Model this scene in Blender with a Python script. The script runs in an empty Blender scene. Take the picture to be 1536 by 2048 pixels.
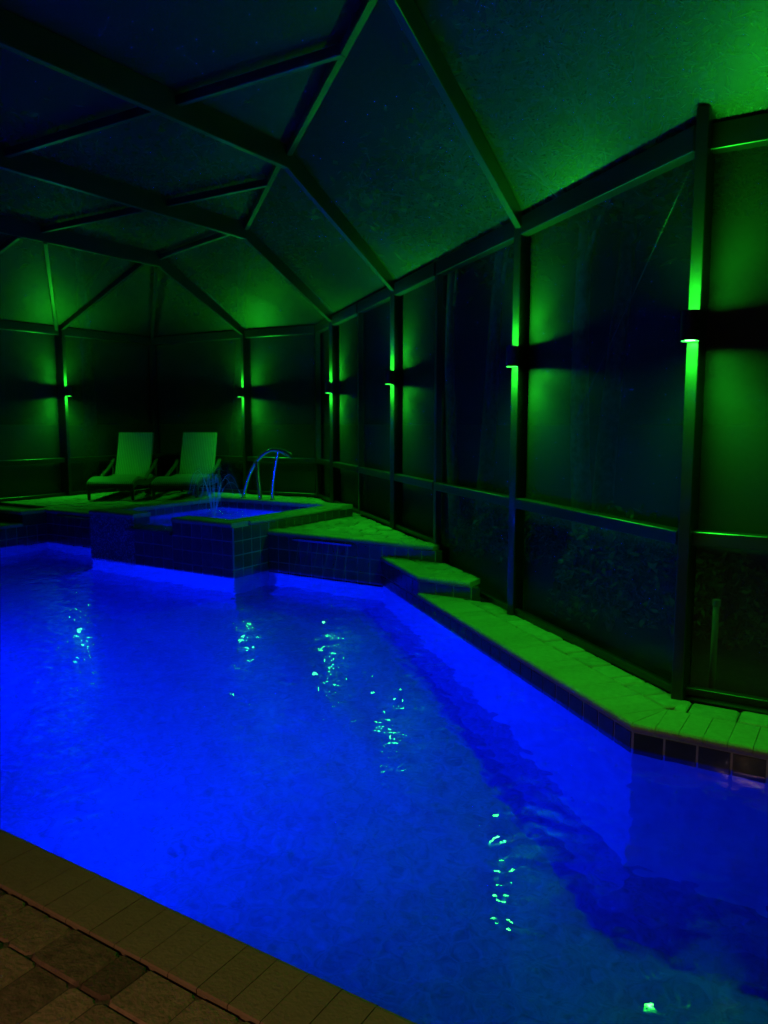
import bpy, bmesh, math, random
from mathutils import Vector, Matrix
random.seed(7)
R = math.radians
sc = bpy.context.scene
COL = sc.collection

# ------------------------------------------------------------------ camera
# the pool's own axes are X (along the near coping) and Y (across the pool)
cam_d = bpy.data.cameras.new('camera')
cam = bpy.data.objects.new('camera', cam_d); COL.objects.link(cam)
cam.location = (0, 0, 1.5)
cam.rotation_euler = (R(90 - 6.66), 0, R(31.9))
cam_d.sensor_fit = 'HORIZONTAL'; cam_d.sensor_width = 36.0; cam_d.lens = 36.0 * 1551 / 1536
cam_d.clip_end = 2000
sc.camera = cam

# ------------------------------------------------------------------ night sky
world = bpy.data.worlds.new('World'); sc.world = world; world.use_nodes = True
wn = world.node_tree
bg = wn.nodes['Background']
sky = wn.nodes.new('ShaderNodeTexSky'); sky.sky_type = 'NISHITA'; sky.sun_disc = False
sky.sun_elevation = R(-4); sky.sun_rotation = R(200)
wn.links.new(sky.outputs[0], bg.inputs['Color']); bg.inputs['Strength'].default_value = 0.02
moon_d = bpy.data.lights.new('moon', 'SUN'); moon_d.energy = 0.002; moon_d.angle = R(0.5); moon_d.color = (0.8, 0.88, 1.0)
moon = bpy.data.objects.new('moon', moon_d); COL.objects.link(moon); moon.rotation_euler = (R(50), 0, R(200))

# ------------------------------------------------------------------ render settings
sc.view_settings.view_transform = 'Standard'; sc.view_settings.look = 'None'
sc.view_settings.exposure = 0; sc.view_settings.gamma = 1
cy = sc.cycles
cy.max_bounces = 10; cy.diffuse_bounces = 4; cy.glossy_bounces = 4; cy.transmission_bounces = 8
cy.transparent_max_bounces = 12
cy.caustics_reflective = False; cy.caustics_refractive = True
cy.blur_glossy = 0.0
cy.sample_clamp_indirect = 120.0; cy.sample_clamp_direct = 0.0
cy.use_denoising = True; cy.use_adaptive_sampling = False
try:
    cy.denoiser = 'OPENIMAGEDENOISE'; cy.denoising_input_passes = 'RGB_ALBEDO_NORMAL'; cy.denoising_prefilter = 'ACCURATE'
except Exception: pass

GREEN = (0.014, 1.0, 0.022)
BLUE = (0.0, 0.011, 1.0)

# ------------------------------------------------------------------ materials
def mat(name):
    m = bpy.data.materials.new(name); m.use_nodes = True
    nt = m.node_tree; nt.nodes.clear()
    return m, nt, nt.nodes.new('ShaderNodeOutputMaterial')
def N(nt, t, **k):
    n = nt.nodes.new(t)
    for a, b in k.items():
        if a in n.inputs: n.inputs[a].default_value = b
        else: setattr(n, a, b)
    return n
def principled(name, col, rough=.6, metal=0, var=0.0, noise=0.0, nscale=20, bump=0.0, bscale=60, spec=.5, col2=None):
    m, nt, out = mat(name)
    p = N(nt, 'ShaderNodeBsdfPrincipled'); L = nt.links.new
    p.inputs['Roughness'].default_value = rough; p.inputs['Metallic'].default_value = metal
    p.inputs['Specular IOR Level'].default_value = spec
    tc = N(nt, 'ShaderNodeTexCoord')
    geo = N(nt, 'ShaderNodeNewGeometry')
    c2 = col2 or tuple(x * .55 for x in col)
    nz = N(nt, 'ShaderNodeTexNoise'); nz.inputs['Scale'].default_value = nscale; nz.inputs['Detail'].default_value = 6
    L(geo.outputs['Position'], nz.inputs['Vector'])
    oi = N(nt, 'ShaderNodeObjectInfo')
    # factor = noise*noise_amt + random*var
    ma = N(nt, 'ShaderNodeMath', operation='MULTIPLY'); ma.inputs[1].default_value = noise
    mr = N(nt, 'ShaderNodeMapRange'); mr.inputs[1].default_value = .3; mr.inputs[2].default_value = .7
    L(nz.outputs['Fac'], mr.inputs[0]); L(mr.outputs[0], ma.inputs[0])
    mb = N(nt, 'ShaderNodeMath', operation='MULTIPLY'); mb.inputs[1].default_value = var
    L(oi.outputs['Random'], mb.inputs[0])
    ad = N(nt, 'ShaderNodeMath', operation='ADD', use_clamp=True); L(ma.outputs[0], ad.inputs[0]); L(mb.outputs[0], ad.inputs[1])
    mx = N(nt, 'ShaderNodeMixRGB'); mx.inputs[1].default_value = (*col, 1); mx.inputs[2].default_value = (*c2, 1)
    L(ad.outputs[0], mx.inputs[0]); L(mx.outputs[0], p.inputs['Base Color'])
    if bump:
        nb = N(nt, 'ShaderNodeTexNoise'); nb.inputs['Scale'].default_value = bscale; nb.inputs['Detail'].default_value = 8
        L(geo.outputs['Position'], nb.inputs['Vector'])
        bp = N(nt, 'ShaderNodeBump'); bp.inputs['Strength'].default_value = bump; bp.inputs['Distance'].default_value = .01
        L(nb.outputs['Fac'], bp.inputs['Height']); L(bp.outputs[0], p.inputs['Normal'])
    L(p.outputs[0], out.inputs[0])
    return m
def emission(name, col, s):
    m, nt, out = mat(name)
    e = N(nt, 'ShaderNodeEmission'); e.inputs[0].default_value = (*col, 1); e.inputs[1].default_value = s
    nt.links.new(e.outputs[0], out.inputs[0]); return m

M = {}
M['frame'] = principled('bronze_aluminium', (.030, .028, .027), .34, 0, noise=.5, nscale=6, bump=.05, bscale=90)
M['paver'] = principled('tumbled_paver', (.46, .31, .22), .85, var=.95, noise=.45, nscale=28, bump=.7, bscale=70, col2=(.15, .10, .075), spec=.25)
M['deck_paver'] = principled('travertine_paver', (.46, .40, .30), .8, var=.5, noise=.5, nscale=18, bump=.8, bscale=45, col2=(.24, .20, .15), spec=.3)
M['coping'] = principled('coping_brick', (.44, .35, .25), .8, var=.3, noise=.4, nscale=30, bump=.45, bscale=80, spec=.3)
M['near_coping'] = principled('near_coping_brick', (.36, .26, .18), .85, var=.3, noise=.35, nscale=24, bump=.4, bscale=80, col2=(.25, .175, .12), spec=.2)
M['slab'] = principled('sand_bed', (.045, .04, .033), .95, noise=.5, nscale=30, bump=.5)
M['sand'] = principled('joint_sand', (.15, .12, .09), .95, noise=.6, nscale=60, bump=.6, bscale=120)
M['tile'] = principled('navy_glazed_tile', (.055, .06, .085), .16, var=.5, noise=.5, nscale=14, bump=.06, bscale=25)
M['grout'] = principled('pale_grout', (.42, .42, .44), .9, noise=.3, bump=.3)
M['metal'] = principled('brushed_steel', (.6, .6, .62), .25, 1, noise=.2)
M['chrome'] = principled('polished_steel', (.75, .75, .76), .26, 1)
M['sconce'] = principled('black_sconce', (.015, .015, .015), .45)
M['soil'] = principled('lawn_soil', (.035, .045, .02), .95, noise=.9, nscale=9, bump=.8, bscale=30, col2=(.02, .018, .01))
M['bark'] = principled('bark', (.36, .33, .30), .9, noise=.8, nscale=14, bump=1.0, bscale=25, col2=(.15, .13, .11))
M['leaf'] = principled('leaf', (.10, .14, .05), .4, var=.3, noise=.7, nscale=12, col2=(.06, .09, .03))
M['pvc'] = principled('white_pvc', (.85, .82, .76), .5, noise=.5, nscale=10, col2=(.5, .45, .38))
M['stucco'] = principled('stucco', (.55, .48, .38), .9, noise=.3, bump=.5)
M['rooftile'] = principled('shingle', (.12, .10, .09), .9, noise=.6, bump=.6)
M['door_frame'] = principled('white_frame', (.7, .7, .68), .5)
M['door_glow'] = emission('lit_door_pane', (1.0, .55, .22), 0.04)
M['lens'] = emission('green_led_lens', (.02, 1.0, .03), 480.0)
M['warm_lens'] = emission('warm_lens', (1.0, .6, .25), 10.0)
M['pool_lens'] = emission('blue_pool_lens', (.0, .02, 1.0), 8.0)

def plaster(name='pool_plaster', c0=(.20,.25,.34), c1=(.30,.36,.46), sc1=7, sc2=9, lo=.85):
    m, nt, out = mat(name); L = nt.links.new
    p = N(nt, 'ShaderNodeBsdfPrincipled'); p.inputs['Roughness'].default_value = .8
    geo = N(nt, 'ShaderNodeNewGeometry')
    n1 = N(nt, 'ShaderNodeTexNoise'); n1.inputs['Scale'].default_value = sc1; n1.inputs['Detail'].default_value = 8; n1.inputs['Roughness'].default_value = .65
    n2 = N(nt, 'ShaderNodeTexVoronoi'); n2.inputs['Scale'].default_value = sc2
    L(geo.outputs['Position'], n1.inputs['Vector']); L(geo.outputs['Position'], n2.inputs['Vector'])
    rp = N(nt, 'ShaderNodeValToRGB'); e = rp.color_ramp.elements
    e[0].position = .30; e[0].color = (*c0, 1); e[1].position = .72; e[1].color = (*c1, 1)
    L(n1.outputs['Fac'], rp.inputs[0])
    mr = N(nt, 'ShaderNodeMapRange'); mr.inputs[1].default_value = 0; mr.inputs[2].default_value = .5; mr.inputs[3].default_value = lo; mr.inputs[4].default_value = 1.0
    L(n2.outputs['Distance'], mr.inputs[0])
    mx = N(nt, 'ShaderNodeMixRGB', blend_type='MULTIPLY'); mx.inputs[0].default_value = 1
    L(rp.outputs[0], mx.inputs[1]); L(mr.outputs[0], mx.inputs[2]); L(mx.outputs[0], p.inputs['Base Color'])
    bp = N(nt, 'ShaderNodeBump'); bp.inputs['Strength'].default_value = .5; bp.inputs['Distance'].default_value = .02
    L(n1.outputs['Fac'], bp.inputs['Height']); L(bp.outputs[0], p.inputs['Normal'])
    L(p.outputs[0], out.inputs[0]); return m
M['plaster'] = plaster()
M['pebble'] = plaster('pebble_floor', (.075,.10,.17), (.17,.23,.36), 22, 30, .7)

def water(name, s1, s2, strength):
    m, nt, out = mat(name); L = nt.links.new
    g = N(nt, 'ShaderNodeBsdfGlass'); g.inputs['IOR'].default_value = 1.333; g.inputs['Roughness'].default_value = 0
    geo = N(nt, 'ShaderNodeNewGeometry')
    a = N(nt, 'ShaderNodeTexNoise'); a.inputs['Scale'].default_value = s1; a.inputs['Detail'].default_value = 0
    b = N(nt, 'ShaderNodeTexNoise'); b.inputs['Scale'].default_value = s2; b.inputs['Detail'].default_value = 0.4
    L(geo.outputs['Position'], a.inputs['Vector']); L(geo.outputs['Position'], b.inputs['Vector'])
    mu = N(nt, 'ShaderNodeMath', operation='MULTIPLY'); mu.inputs[1].default_value = s1 / s2 * 3.5
    L(b.outputs['Fac'], mu.inputs[0])
    ad = N(nt, 'ShaderNodeMath', operation='ADD'); L(a.outputs['Fac'], ad.inputs[0]); L(mu.outputs[0], ad.inputs[1])
    bp = N(nt, 'ShaderNodeBump'); bp.inputs['Strength'].default_value = 1.0; bp.inputs['Distance'].default_value = strength
    L(ad.outputs[0], bp.inputs['Height']); L(bp.outputs[0], g.inputs['Normal'])
    L(g.outputs[0], out.inputs[0]); return m
M['water'] = water('pool_water', 3.2, 11.5, .0080)
M['spa_water'] = water('bubbling_water', 9.0, 26.0, .03)
M['spray'] = principled('water_spray', (.85, .9, .95), .15, spec=.8)
M['spray'].node_tree.nodes['Principled BSDF'].inputs['Transmission Weight'].default_value = .55

def screen():
    m, nt, out = mat('insect_screen'); L = nt.links.new
    geo = N(nt, 'ShaderNodeNewGeometry')
    nz = N(nt, 'ShaderNodeTexNoise'); nz.inputs['Scale'].default_value = 1.7; nz.inputs['Detail'].default_value = 5
    L(geo.outputs['Position'], nz.inputs['Vector'])
    tr = N(nt, 'ShaderNodeBsdfTransparent'); 
    d = N(nt, 'ShaderNodeBsdfDiffuse'); d.inputs[0].default_value = (.075, .075, .08, 1)
    g = N(nt, 'ShaderNodeBsdfGlossy'); g.inputs['Color'].default_value = (.26, .26, .26, 1); g.inputs['Roughness'].default_value = .55
    tl = N(nt, 'ShaderNodeBsdfTranslucent'); tl.inputs[0].default_value = (.06, .06, .06, 1)
    mr = N(nt, 'ShaderNodeMapRange'); mr.inputs[1].default_value = .3; mr.inputs[2].default_value = .7; mr.inputs[3].default_value = .47; mr.inputs[4].default_value = .53
    L(nz.outputs['Fac'], mr.inputs[0])
    m1 = N(nt, 'ShaderNodeMixShader'); m1.inputs[0].default_value = .5; L(d.outputs[0], m1.inputs[1]); L(g.outputs[0], m1.inputs[2])
    m2 = N(nt, 'ShaderNodeMixShader'); m2.inputs[0].default_value = .2; L(m1.outputs[0], m2.inputs[1]); L(tl.outputs[0], m2.inputs[2])
    m3 = N(nt, 'ShaderNodeMixShader'); L(mr.outputs[0], m3.inputs[0]); L(m2.outputs[0], m3.inputs[1]); L(tr.outputs[0], m3.inputs[2])
    L(m3.outputs[0], out.inputs[0]); return m
M['screen'] = screen()

def wicker():
    m, nt, out = mat('woven_wicker'); L = nt.links.new
    p = N(nt, 'ShaderNodeBsdfPrincipled'); p.inputs['Roughness'].default_value = .55
    tc = N(nt, 'ShaderNodeTexCoord')
    w1 = N(nt, 'ShaderNodeTexWave', bands_direction='X'); w1.inputs['Scale'].default_value = 11
    w2 = N(nt, 'ShaderNodeTexWave', bands_direction='Y'); w2.inputs['Scale'].default_value = 24
    L(tc.outputs['UV'], w1.inputs['Vector']); L(tc.outputs['UV'], w2.inputs['Vector'])
    mu = N(nt, 'ShaderNodeMath', operation='MULTIPLY'); L(w1.outputs['Fac'], mu.inputs[0]); 
    mr = N(nt, 'ShaderNodeMapRange'); mr.inputs[3].default_value = .6; L(w2.outputs['Fac'], mr.inputs[0]); L(mr.outputs[0], mu.inputs[1])
    rp = N(nt, 'ShaderNodeValToRGB'); e = rp.color_ramp.elements
    e[0].color = (.09, .075, .06, 1); e[1].color = (.22, .19, .145, 1); e[1].position = .8
    L(mu.outputs[0], rp.inputs[0]); L(rp.outputs[0], p.inputs['Base Color'])
    bp = N(nt, 'ShaderNodeBump'); bp.inputs['Strength'].default_value = .6; bp.inputs['Distance'].default_value = .006
    L(mu.outputs[0], bp.inputs['Height']); L(bp.outputs[0], p.inputs['Normal'])
    L(p.outputs[0], out.inputs[0]); return m
M['wicker'] = wicker()
M['wicker_frame'] = principled('dark_wicker_frame', (.05, .038, .028), .55, noise=.6, nscale=60, bump=.8, bscale=140)

def mosaic():
    m, nt, out = mat('painted_glint_mosaic'); L = nt.links.new
    p = N(nt, 'ShaderNodeBsdfPrincipled'); p.inputs['Roughness'].default_value = .12
    geo = N(nt, 'ShaderNodeNewGeometry')
    v = N(nt, 'ShaderNodeTexVoronoi'); v.inputs['Scale'].default_value = 75
    L(geo.outputs['Position'], v.inputs['Vector'])
    hs = N(nt, 'ShaderNodeMixRGB'); hs.inputs[1].default_value = (.06, .07, .10, 1); hs.inputs[2].default_value = (.55, .58, .70, 1)  # pale random cells put the sparkle of wet tile into the colour
    sp = N(nt, 'ShaderNodeSeparateColor'); L(v.outputs['Color'], sp.inputs[0])
    mr = N(nt, 'ShaderNodeMapRange'); mr.inputs[1].default_value = .55; mr.inputs[2].default_value = 1; L(sp.outputs[0], mr.inputs[0]); L(mr.outputs[0], hs.inputs[0])
    L(hs.outputs[0], p.inputs['Base Color'])
    bp = N(nt, 'ShaderNodeBump'); bp.inputs['Strength'].default_value = 1; bp.inputs['Distance'].default_value = .012
    L(sp.outputs[1], bp.inputs['Height']); L(bp.outputs[0], p.inputs['Normal'])
    L(p.outputs[0], out.inputs[0]); return m
M['mosaic'] = mosaic()

# ------------------------------------------------------------------ helpers
def tag(o, label=None, cat=None, group=None, kind=None):
    if label: o['label'] = label
    if cat: o['category'] = cat
    if group: o['group'] = group
    if kind: o['kind'] = kind
    return o
def root(name, loc, label, cat, group=None, rz=0):
    o = bpy.data.objects.new(name, None); COL.objects.link(o); o.location = loc; o.rotation_euler = (0, 0, rz)
    o.empty_display_size = .1
    return tag(o, label, cat, group)
def wloc(o):
    v = Vector((0, 0, 0))
    while o is not None: v += Vector(o.location); o = o.parent
    return v
class MB:
    def __init__(s): s.v = []; s.f = []; s.uv = None
    def add(s, vs, fs):
        n = len(s.v); s.v += [tuple(v) for v in vs]; s.f += [tuple(i + n for i in f) for f in fs]; return s
    def box(s, x0, x1, y0, y1, z0, z1):
        return s.add([(x0,y0,z0),(x1,y0,z0),(x1,y1,z0),(x0,y1,z0),(x0,y0,z1),(x1,y0,z1),(x1,y1,z1),(x0,y1,z1)],
                     [(0,3,2,1),(4,5,6,7),(0,1,5,4),(1,2,6,5),(2,3,7,6),(3,0,4,7)])
    def bar(s, p, q, w, d, up=(0,0,1), ch=.004):
        """box beam from p to q, w wide, d deep (centred), small chamfers"""
        p = Vector(p); q = Vector(q); t = (q - p).normalized(); up = Vector(up)
        sd = t.cross(up).normalized(); u = sd.cross(t).normalized()
        pr = [(-w/2+ch,-d/2),(w/2-ch,-d/2),(w/2,-d/2+ch),(w/2,d/2-ch),(w/2-ch,d/2),(-w/2+ch,d/2),(-w/2,d/2-ch),(-w/2,-d/2+ch)]
        vs = [p + sd*a + u*b for a, b in pr] + [q + sd*a + u*b for a, b in pr]
        fs = [(i, (i+1) % 8, (i+1) % 8 + 8, i + 8) for i in range(8)] + [tuple(reversed(range(8))), tuple(range(8, 16))]
        return s.add(vs, fs)
    def tube(s, pts, r, n=10, r1=None, caps=True):
        pts = [Vector(p) for p in pts]; k = len(pts); rings = []
        ref = Vector((.3, .2, .93)).normalized()
        for i, p in enumerate(pts):
            t = (pts[min(i+1, k-1)] - pts[max(i-1, 0)]).normalized()
            a = t.cross(ref)
            if a.length < .05: a = t.cross(Vector((1, 0, 0)))
            a.normalize(); b = t.cross(a)
            rr = r if r1 is None else r + (r1 - r) * i / (k - 1)
            rings.append([p + a*rr*math.cos(2*math.pi*j/n) + b*rr*math.sin(2*math.pi*j/n) for j in range(n)])
        vs = [v for rg in rings for v in rg]
        fs = [(i*n+j, i*n+(j+1) % n, (i+1)*n+(j+1) % n, (i+1)*n+j) for i in range(k-1) for j in range(n)]
        if caps: fs += [tuple(reversed(range(n))), tuple(range((k-1)*n, k*n))]
        return s.add(vs, fs)
    def prism(s, poly, z0, z1, ch=0.0, ins=0.0):
        """extruded polygon (ccw) with a chamfered, slightly sunk top edge"""
        n = len(poly)
        if ch <= 0:
            vs = [(x, y, z0) for x, y in poly] + [(x, y, z1) for x, y in poly]
            fs = [(i, (i+1) % n, (i+1) % n + n, i + n) for i in range(n)] + [tuple(reversed(range(n))), tuple(range(n, 2*n))]
            return s.add(vs, fs)
        inn = inset(poly, ch)
        vs = [(x, y, z0) for x, y in poly] + [(x, y, z1 - ch) for x, y in poly] + [(x, y, z1) for x, y in inn]
        fs = [(i, (i+1) % n, (i+1) % n + n, i + n) for i in range(n)] + [(i+n, (i+1) % n + n, (i+1) % n + 2*n, i + 2*n) for i in range(n)] + [tuple(range(2*n, 3*n))]
        return s.add(vs, fs)
    def build(s, name, m, parent=None, smooth=False, local=False, auto=None):
        me = bpy.data.meshes.new(name)
        off = Vector((0, 0, 0)) if (parent is None or local) else wloc(parent)
        me.from_pydata([tuple(Vector(v) - off) for v in s.v], [], s.f); me.update()
        if isinstance(m, str): m = M[m]
        me.materials.append(m)
        if smooth:
            for p in me.polygons: p.use_smooth = True
            if auto:
                bm = bmesh.new(); bm.from_mesh(me)
                for e in bm.edges:
                    if len(e.link_faces) == 2 and e.calc_face_angle(0) > auto: e.smooth = False
                bm.to_mesh(me); bm.free()
        o = bpy.data.objects.new(name, me); COL.objects.link(o)
        if parent is not None: o.parent = parent
        return o
def inset(poly, d):
    n = len(poly); out = []
    for i in range(n):
        p0 = Vector(poly[i-1]); p = Vector(poly[i]); p1 = Vector(poly[(i+1) % n])
        a = (p - p0).normalized(); b = (p1 - p).normalized()
        na = Vector((-a.y, a.x)); nb = Vector((-b.y, b.x))
        k = 1 + na.dot(nb)
        v = (na + nb) / max(k, .35)
        out.append(tuple(p + v * d))
    return out
def area(poly): return .5 * sum(poly[i-1][0]*poly[i][1] - poly[i][0]*poly[i-1][1] for i in range(len(poly)))
def clip(poly, conv):
    """clip polygon by a convex ccw polygon"""
    out = list(poly)
    for i in range(len(conv)):
        ax, ay = conv[i-1]; bx, by = conv[i]
        src, out = out, []
        if not src: break
        def sd(p): return (bx-ax)*(p[1]-ay) - (by-ay)*(p[0]-ax)
        for j in range(len(src)):
            p, q = src[j-1], src[j]; sp, sq = sd(p), sd(q)
            if (sp >= 0) != (sq >= 0):
                t = sp / (sp - sq); out.append((p[0]+(q[0]-p[0])*t, p[1]+(q[1]-p[1])*t))
            if sq >= 0: out.append(q)
    res = []
    for p in out:
        if not res or math.dist(p, res[-1]) > .012: res.append(p)
    if len(res) > 1 and math.dist(res[0], res[-1]) <= .012: res.pop()
    return res if len(res) >= 3 else []
def rounded(poly, r):
    """cut the corners of a paver so it looks tumbled"""
    n = len(poly); out = []
    for i in range(n):
        p0 = Vector(poly[i-1]); p = Vector(poly[i]); p1 = Vector(poly[(i+1) % n])
        l0 = (p0-p).length; l1 = (p1-p).length
        rr = r * random.uniform(.5, 1.5)
        out.append(tuple(p + (p0-p).normalized()*min(rr, l0*.35))); out.append(tuple(p + (p1-p).normalized()*min(rr, l1*.35)))
    return out

# ------------------------------------------------------------------ plan of the place
ZW = -0.135                      # pool water level
CD = Vector((-.764, .645))       # direction of the slanting screen wall
CN = Vector((.645, .764))        # its outward normal
P0 = Vector((-.80, 4.37))        # corner of slanting wall and end wall
def C(t, off=0.0): p = P0 + CD * t + CN * off; return (p.x, p.y)
FLOOR = -1.72
# pool outline, counter-clockwise
K0 = (-.915, 3.84); K1 = (-4.10, 6.56)
POOL = [(-9.57, 1.55), (3.4, 1.55), (3.4, 3.84), K0, K1, (-5.60, 6.56), (-5.60, 6.0), (-7.90, 6.0), (-7.90, 6.56), (-9.57, 6.56)]

def struct(o): o['kind'] = 'structure'; return o

# ground outside
g = MB(); S = 400
g.add([(-S,-S,-.30),(S,-S,-.30),(S,S,-.30),(-S,S,-.30)], [(0,1,2,3)])
# (a hole for the pool is cut by building the sheet as a ring)
g = MB()
ring_out = [(-S,-S),(S,-S),(S,S),(-S,S)]; ring_in = [(-12.5,-3.2),(6,-3.2),(6,12),(-12.5,12)]
g.add([(x,y,-.30) for x,y in ring_out]+[(x,y,-.30) for x,y in ring_in], [(0,1,5,4),(1,2,6,5),(2,3,7,6),(3,0,4,7)])
g.add([(C(-3.0,.42)[0], C(-3.0,.42)[1]+0, -.304),(6.1,4.7,-.304),(6.1,12.1,-.304),(-12.6,12.1,-.304),(-12.6,10.1,-.304),(-7.4,10.1,-.304),C(0,.28)+(-.304,),(-.6,4.62,-.304)][1:], [(0,1,2,3,4,5,6)])
g.add([(-12.6,-3.3,-.304),(-11.2,-3.3,-.304),(-11.2,10.1,-.304),(-12.6,10.1,-.304)], [(0,1,2,3)])
struct(g.build('ground', 'soil'))

# pool shell with coved foot
shell = MB(); n = len(POOL)
lev = [(0.0, None), (0.0, .45), (.02, .30), (.07, .17), (.16, .07), (.28, .018), (.40, 0)]
def depth(x, y):
    """floor level: raised towards the spa so the slope catches more lamp light"""
    k = min(1, max(0, (y-2.6)/3.4)) * min(1, max(0, (-x-.9)/3.0))
    return FLOOR + .55*k  # added rise tilts the far floor to the lamps, to brighten it
rings = [[(x, y, -.045 if z is None else depth(x, y) + z) for x, y in (inset(POOL, d) if d else POOL)] for d, z in lev]
for k in range(len(lev)-1):
    shell.add(rings[k] + rings[k+1], [(i, i+n, (i+1) % n+n, (i+1) % n) for i in range(n)])
# floor as a grid clipped to the outline, so that the slope is smooth
fl = inset(POOL, .40)
from mathutils.geometry import tessellate_polygon
tri = tessellate_polygon([[Vector((x, y, 0)) for x, y in fl]])
shell.add(rings[-1], [tuple(t) if area([fl[i] for i in t]) > 0 else tuple(reversed(t)) for t in tri])
pool = struct(shell.build('pool', 'plaster'))
pool.data.materials.append(M['pebble'])
for i_, pf in enumerate(pool.data.polygons):
    if i_ >= 2*n: pf.material_index = 1

wp = [(-9.58, 1.54), (3.41, 1.54), (3.41, 3.85), (K0[0]+.005, 3.85), (-4.09, 6.57), (-5.59, 6.57), (-5.59, 6.01), (-7.91, 6.01), (-7.91, 6.57), (-9.58, 6.57)]
wm = MB(); wm.add([(x, y, ZW) for x, y in wp], [tuple(range(len(wp)))])
pw = struct(wm.build('water', 'water', smooth=True))
pw.cycles.is_caustics_caster = True; pool.cycles.is_caustics_receiver = True

# ------------------------------------------------------------------ tiles
TILE = .15
def tiled_wall(parent, p, q, z0, z1, nrm, anchor_top=True, tw=TILE, th=TILE, skip=None, name='tile'):
    """grout backing and separate glazed tiles on the vertical face p->q (outward normal nrm)"""
    p = Vector(p); q = Vector(q); nrm = Vector(nrm); L = (q-p).length; t = (q-p)/L
    nx = max(1, round(L/tw)); w = L/nx
    rows = []; z = z1
    while z > z0 + .02: rows.append((max(z-th, z0), z)); z -= th
    bx = MB()
    a = p - nrm*.004; b = q - nrm*.004; c = q + nrm*.006; d = p + nrm*.006
    bx.prism([(a.x,a.y),(b.x,b.y),(c.x,c.y),(d.x,d.y)] if (b-a).cross(d-a) > 0 else [(d.x,d.y),(c.x,c.y),(b.x,b.y),(a.x,a.y)], z0, z1)
    bx.build('grout_bed', 'grout', parent)
    base = None
    for zr0, zr1 in rows:
        for i in range(nx):
            if skip and skip(i*w, (i+1)*w, zr0, zr1): continue
            g_ = .0050; j = random.uniform(-.0008, .0008)
            a0 = p + t*(i*w+g_) + nrm*.006; a1 = p + t*((i+1)*w-g_) + nrm*.006
            ch = .0018; o0 = .005 + j
            lo, hi = zr0+g_, zr1-g_
            vs = []
            for (pt, sgn) in ((a0, 1), (a1, -1)):
                for zz, s2 in ((lo, 1), (hi, -1)):
                    b_ = pt; f_ = pt + t*sgn*ch + nrm*o0
                    vs.append((b_.x, b_.y, zz)); vs.append((f_.x, f_.y, zz + s2*ch))
            # 0 b lo,1 f lo,2 b hi,3 f hi | 4 b lo,5 f lo,6 b hi,7 f hi
            fs = [(1,5,7,3),(0,4,5,1),(3,7,6,2),(0,1,3,2),(4,6,7,5)]
            if Vector((t.x,t.y,0)).cross(Vector((0,0,1))).dot(Vector((nrm.x,nrm.y,0))) < 0: fs = [tuple(reversed(f)) for f in fs]
            MB().add(vs, fs).build(name, 'tile', parent)

# ------------------------------------------------------------------ decks
def paver_region(parent, conv, zb, zt, rowh, lens, m, limit=None, jitter=.004, rot=0, name='paver', corner=.008, gap=.004, flip=False):
    """rows of unequal pavers clipped to a convex region; returns polygons"""
    conv = conv if area(conv) > 0 else conv[::-1]
    inner = inset(conv, gap)
    if zt > zb: MB().prism(inset(conv, .003), zb+.001, zt-.011).build('joint_sand', 'sand', parent)
    if rot:
        c, s = math.cos(rot), math.sin(rot)
    xs = [p[0]*(math.cos(rot)) + p[1]*math.sin(rot) for p in conv]; ys = [-p[0]*math.sin(rot) + p[1]*math.cos(rot) for p in conv]
    polys = []; y0_ = min(ys); y = y0_
    while y < max(ys):
        h = random.choice(rowh) if isinstance(rowh, (list, tuple)) else rowh
        x = min(xs) - random.uniform(0, .15)
        while x < max(xs):
            l = random.choice(lens)
            j = lambda: random.uniform(-jitter, jitter)
            q = [(x+gap+j(), y+gap+j()), (x+l-gap+j(), y+gap+j()), (x+l-gap+j(), y+h-gap+j()), (x+gap+j(), y+h-gap+j())]
            if flip: q = [(a, min(ys)+max(ys)-b) for a, b in q][::-1]
            q = [(a*math.cos(rot)-b*math.sin(rot), a*math.sin(rot)+b*math.cos(rot)) for a, b in q]
            cq = clip(q, inner)
            if cq and abs(area(cq)) > .0012: polys.append(cq)
            x += l
        y += h
    return polys
def lay(polys, parent, m, zb, zt, n_single=300, key=None, corner=.009, ch=.006, name='paver', uneven=.003):
    if key: polys = sorted(polys, key=key)
    rest = MB()
    for i, q in enumerate(polys):
        dz = random.uniform(-uneven, uneven)
        pq = rounded(q, corner)
        if i < n_single: MB().prism(pq, zb, zt+dz, ch).build(name, m, parent)
        else: rest.prism(pq, zb, zt+dz, ch)
    if rest.v:
        o = rest.build(name + '_field', m, parent); o['kind'] = 'stuff'
def dcam(q): return math.hypot(q[0][0], q[0][1])

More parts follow.
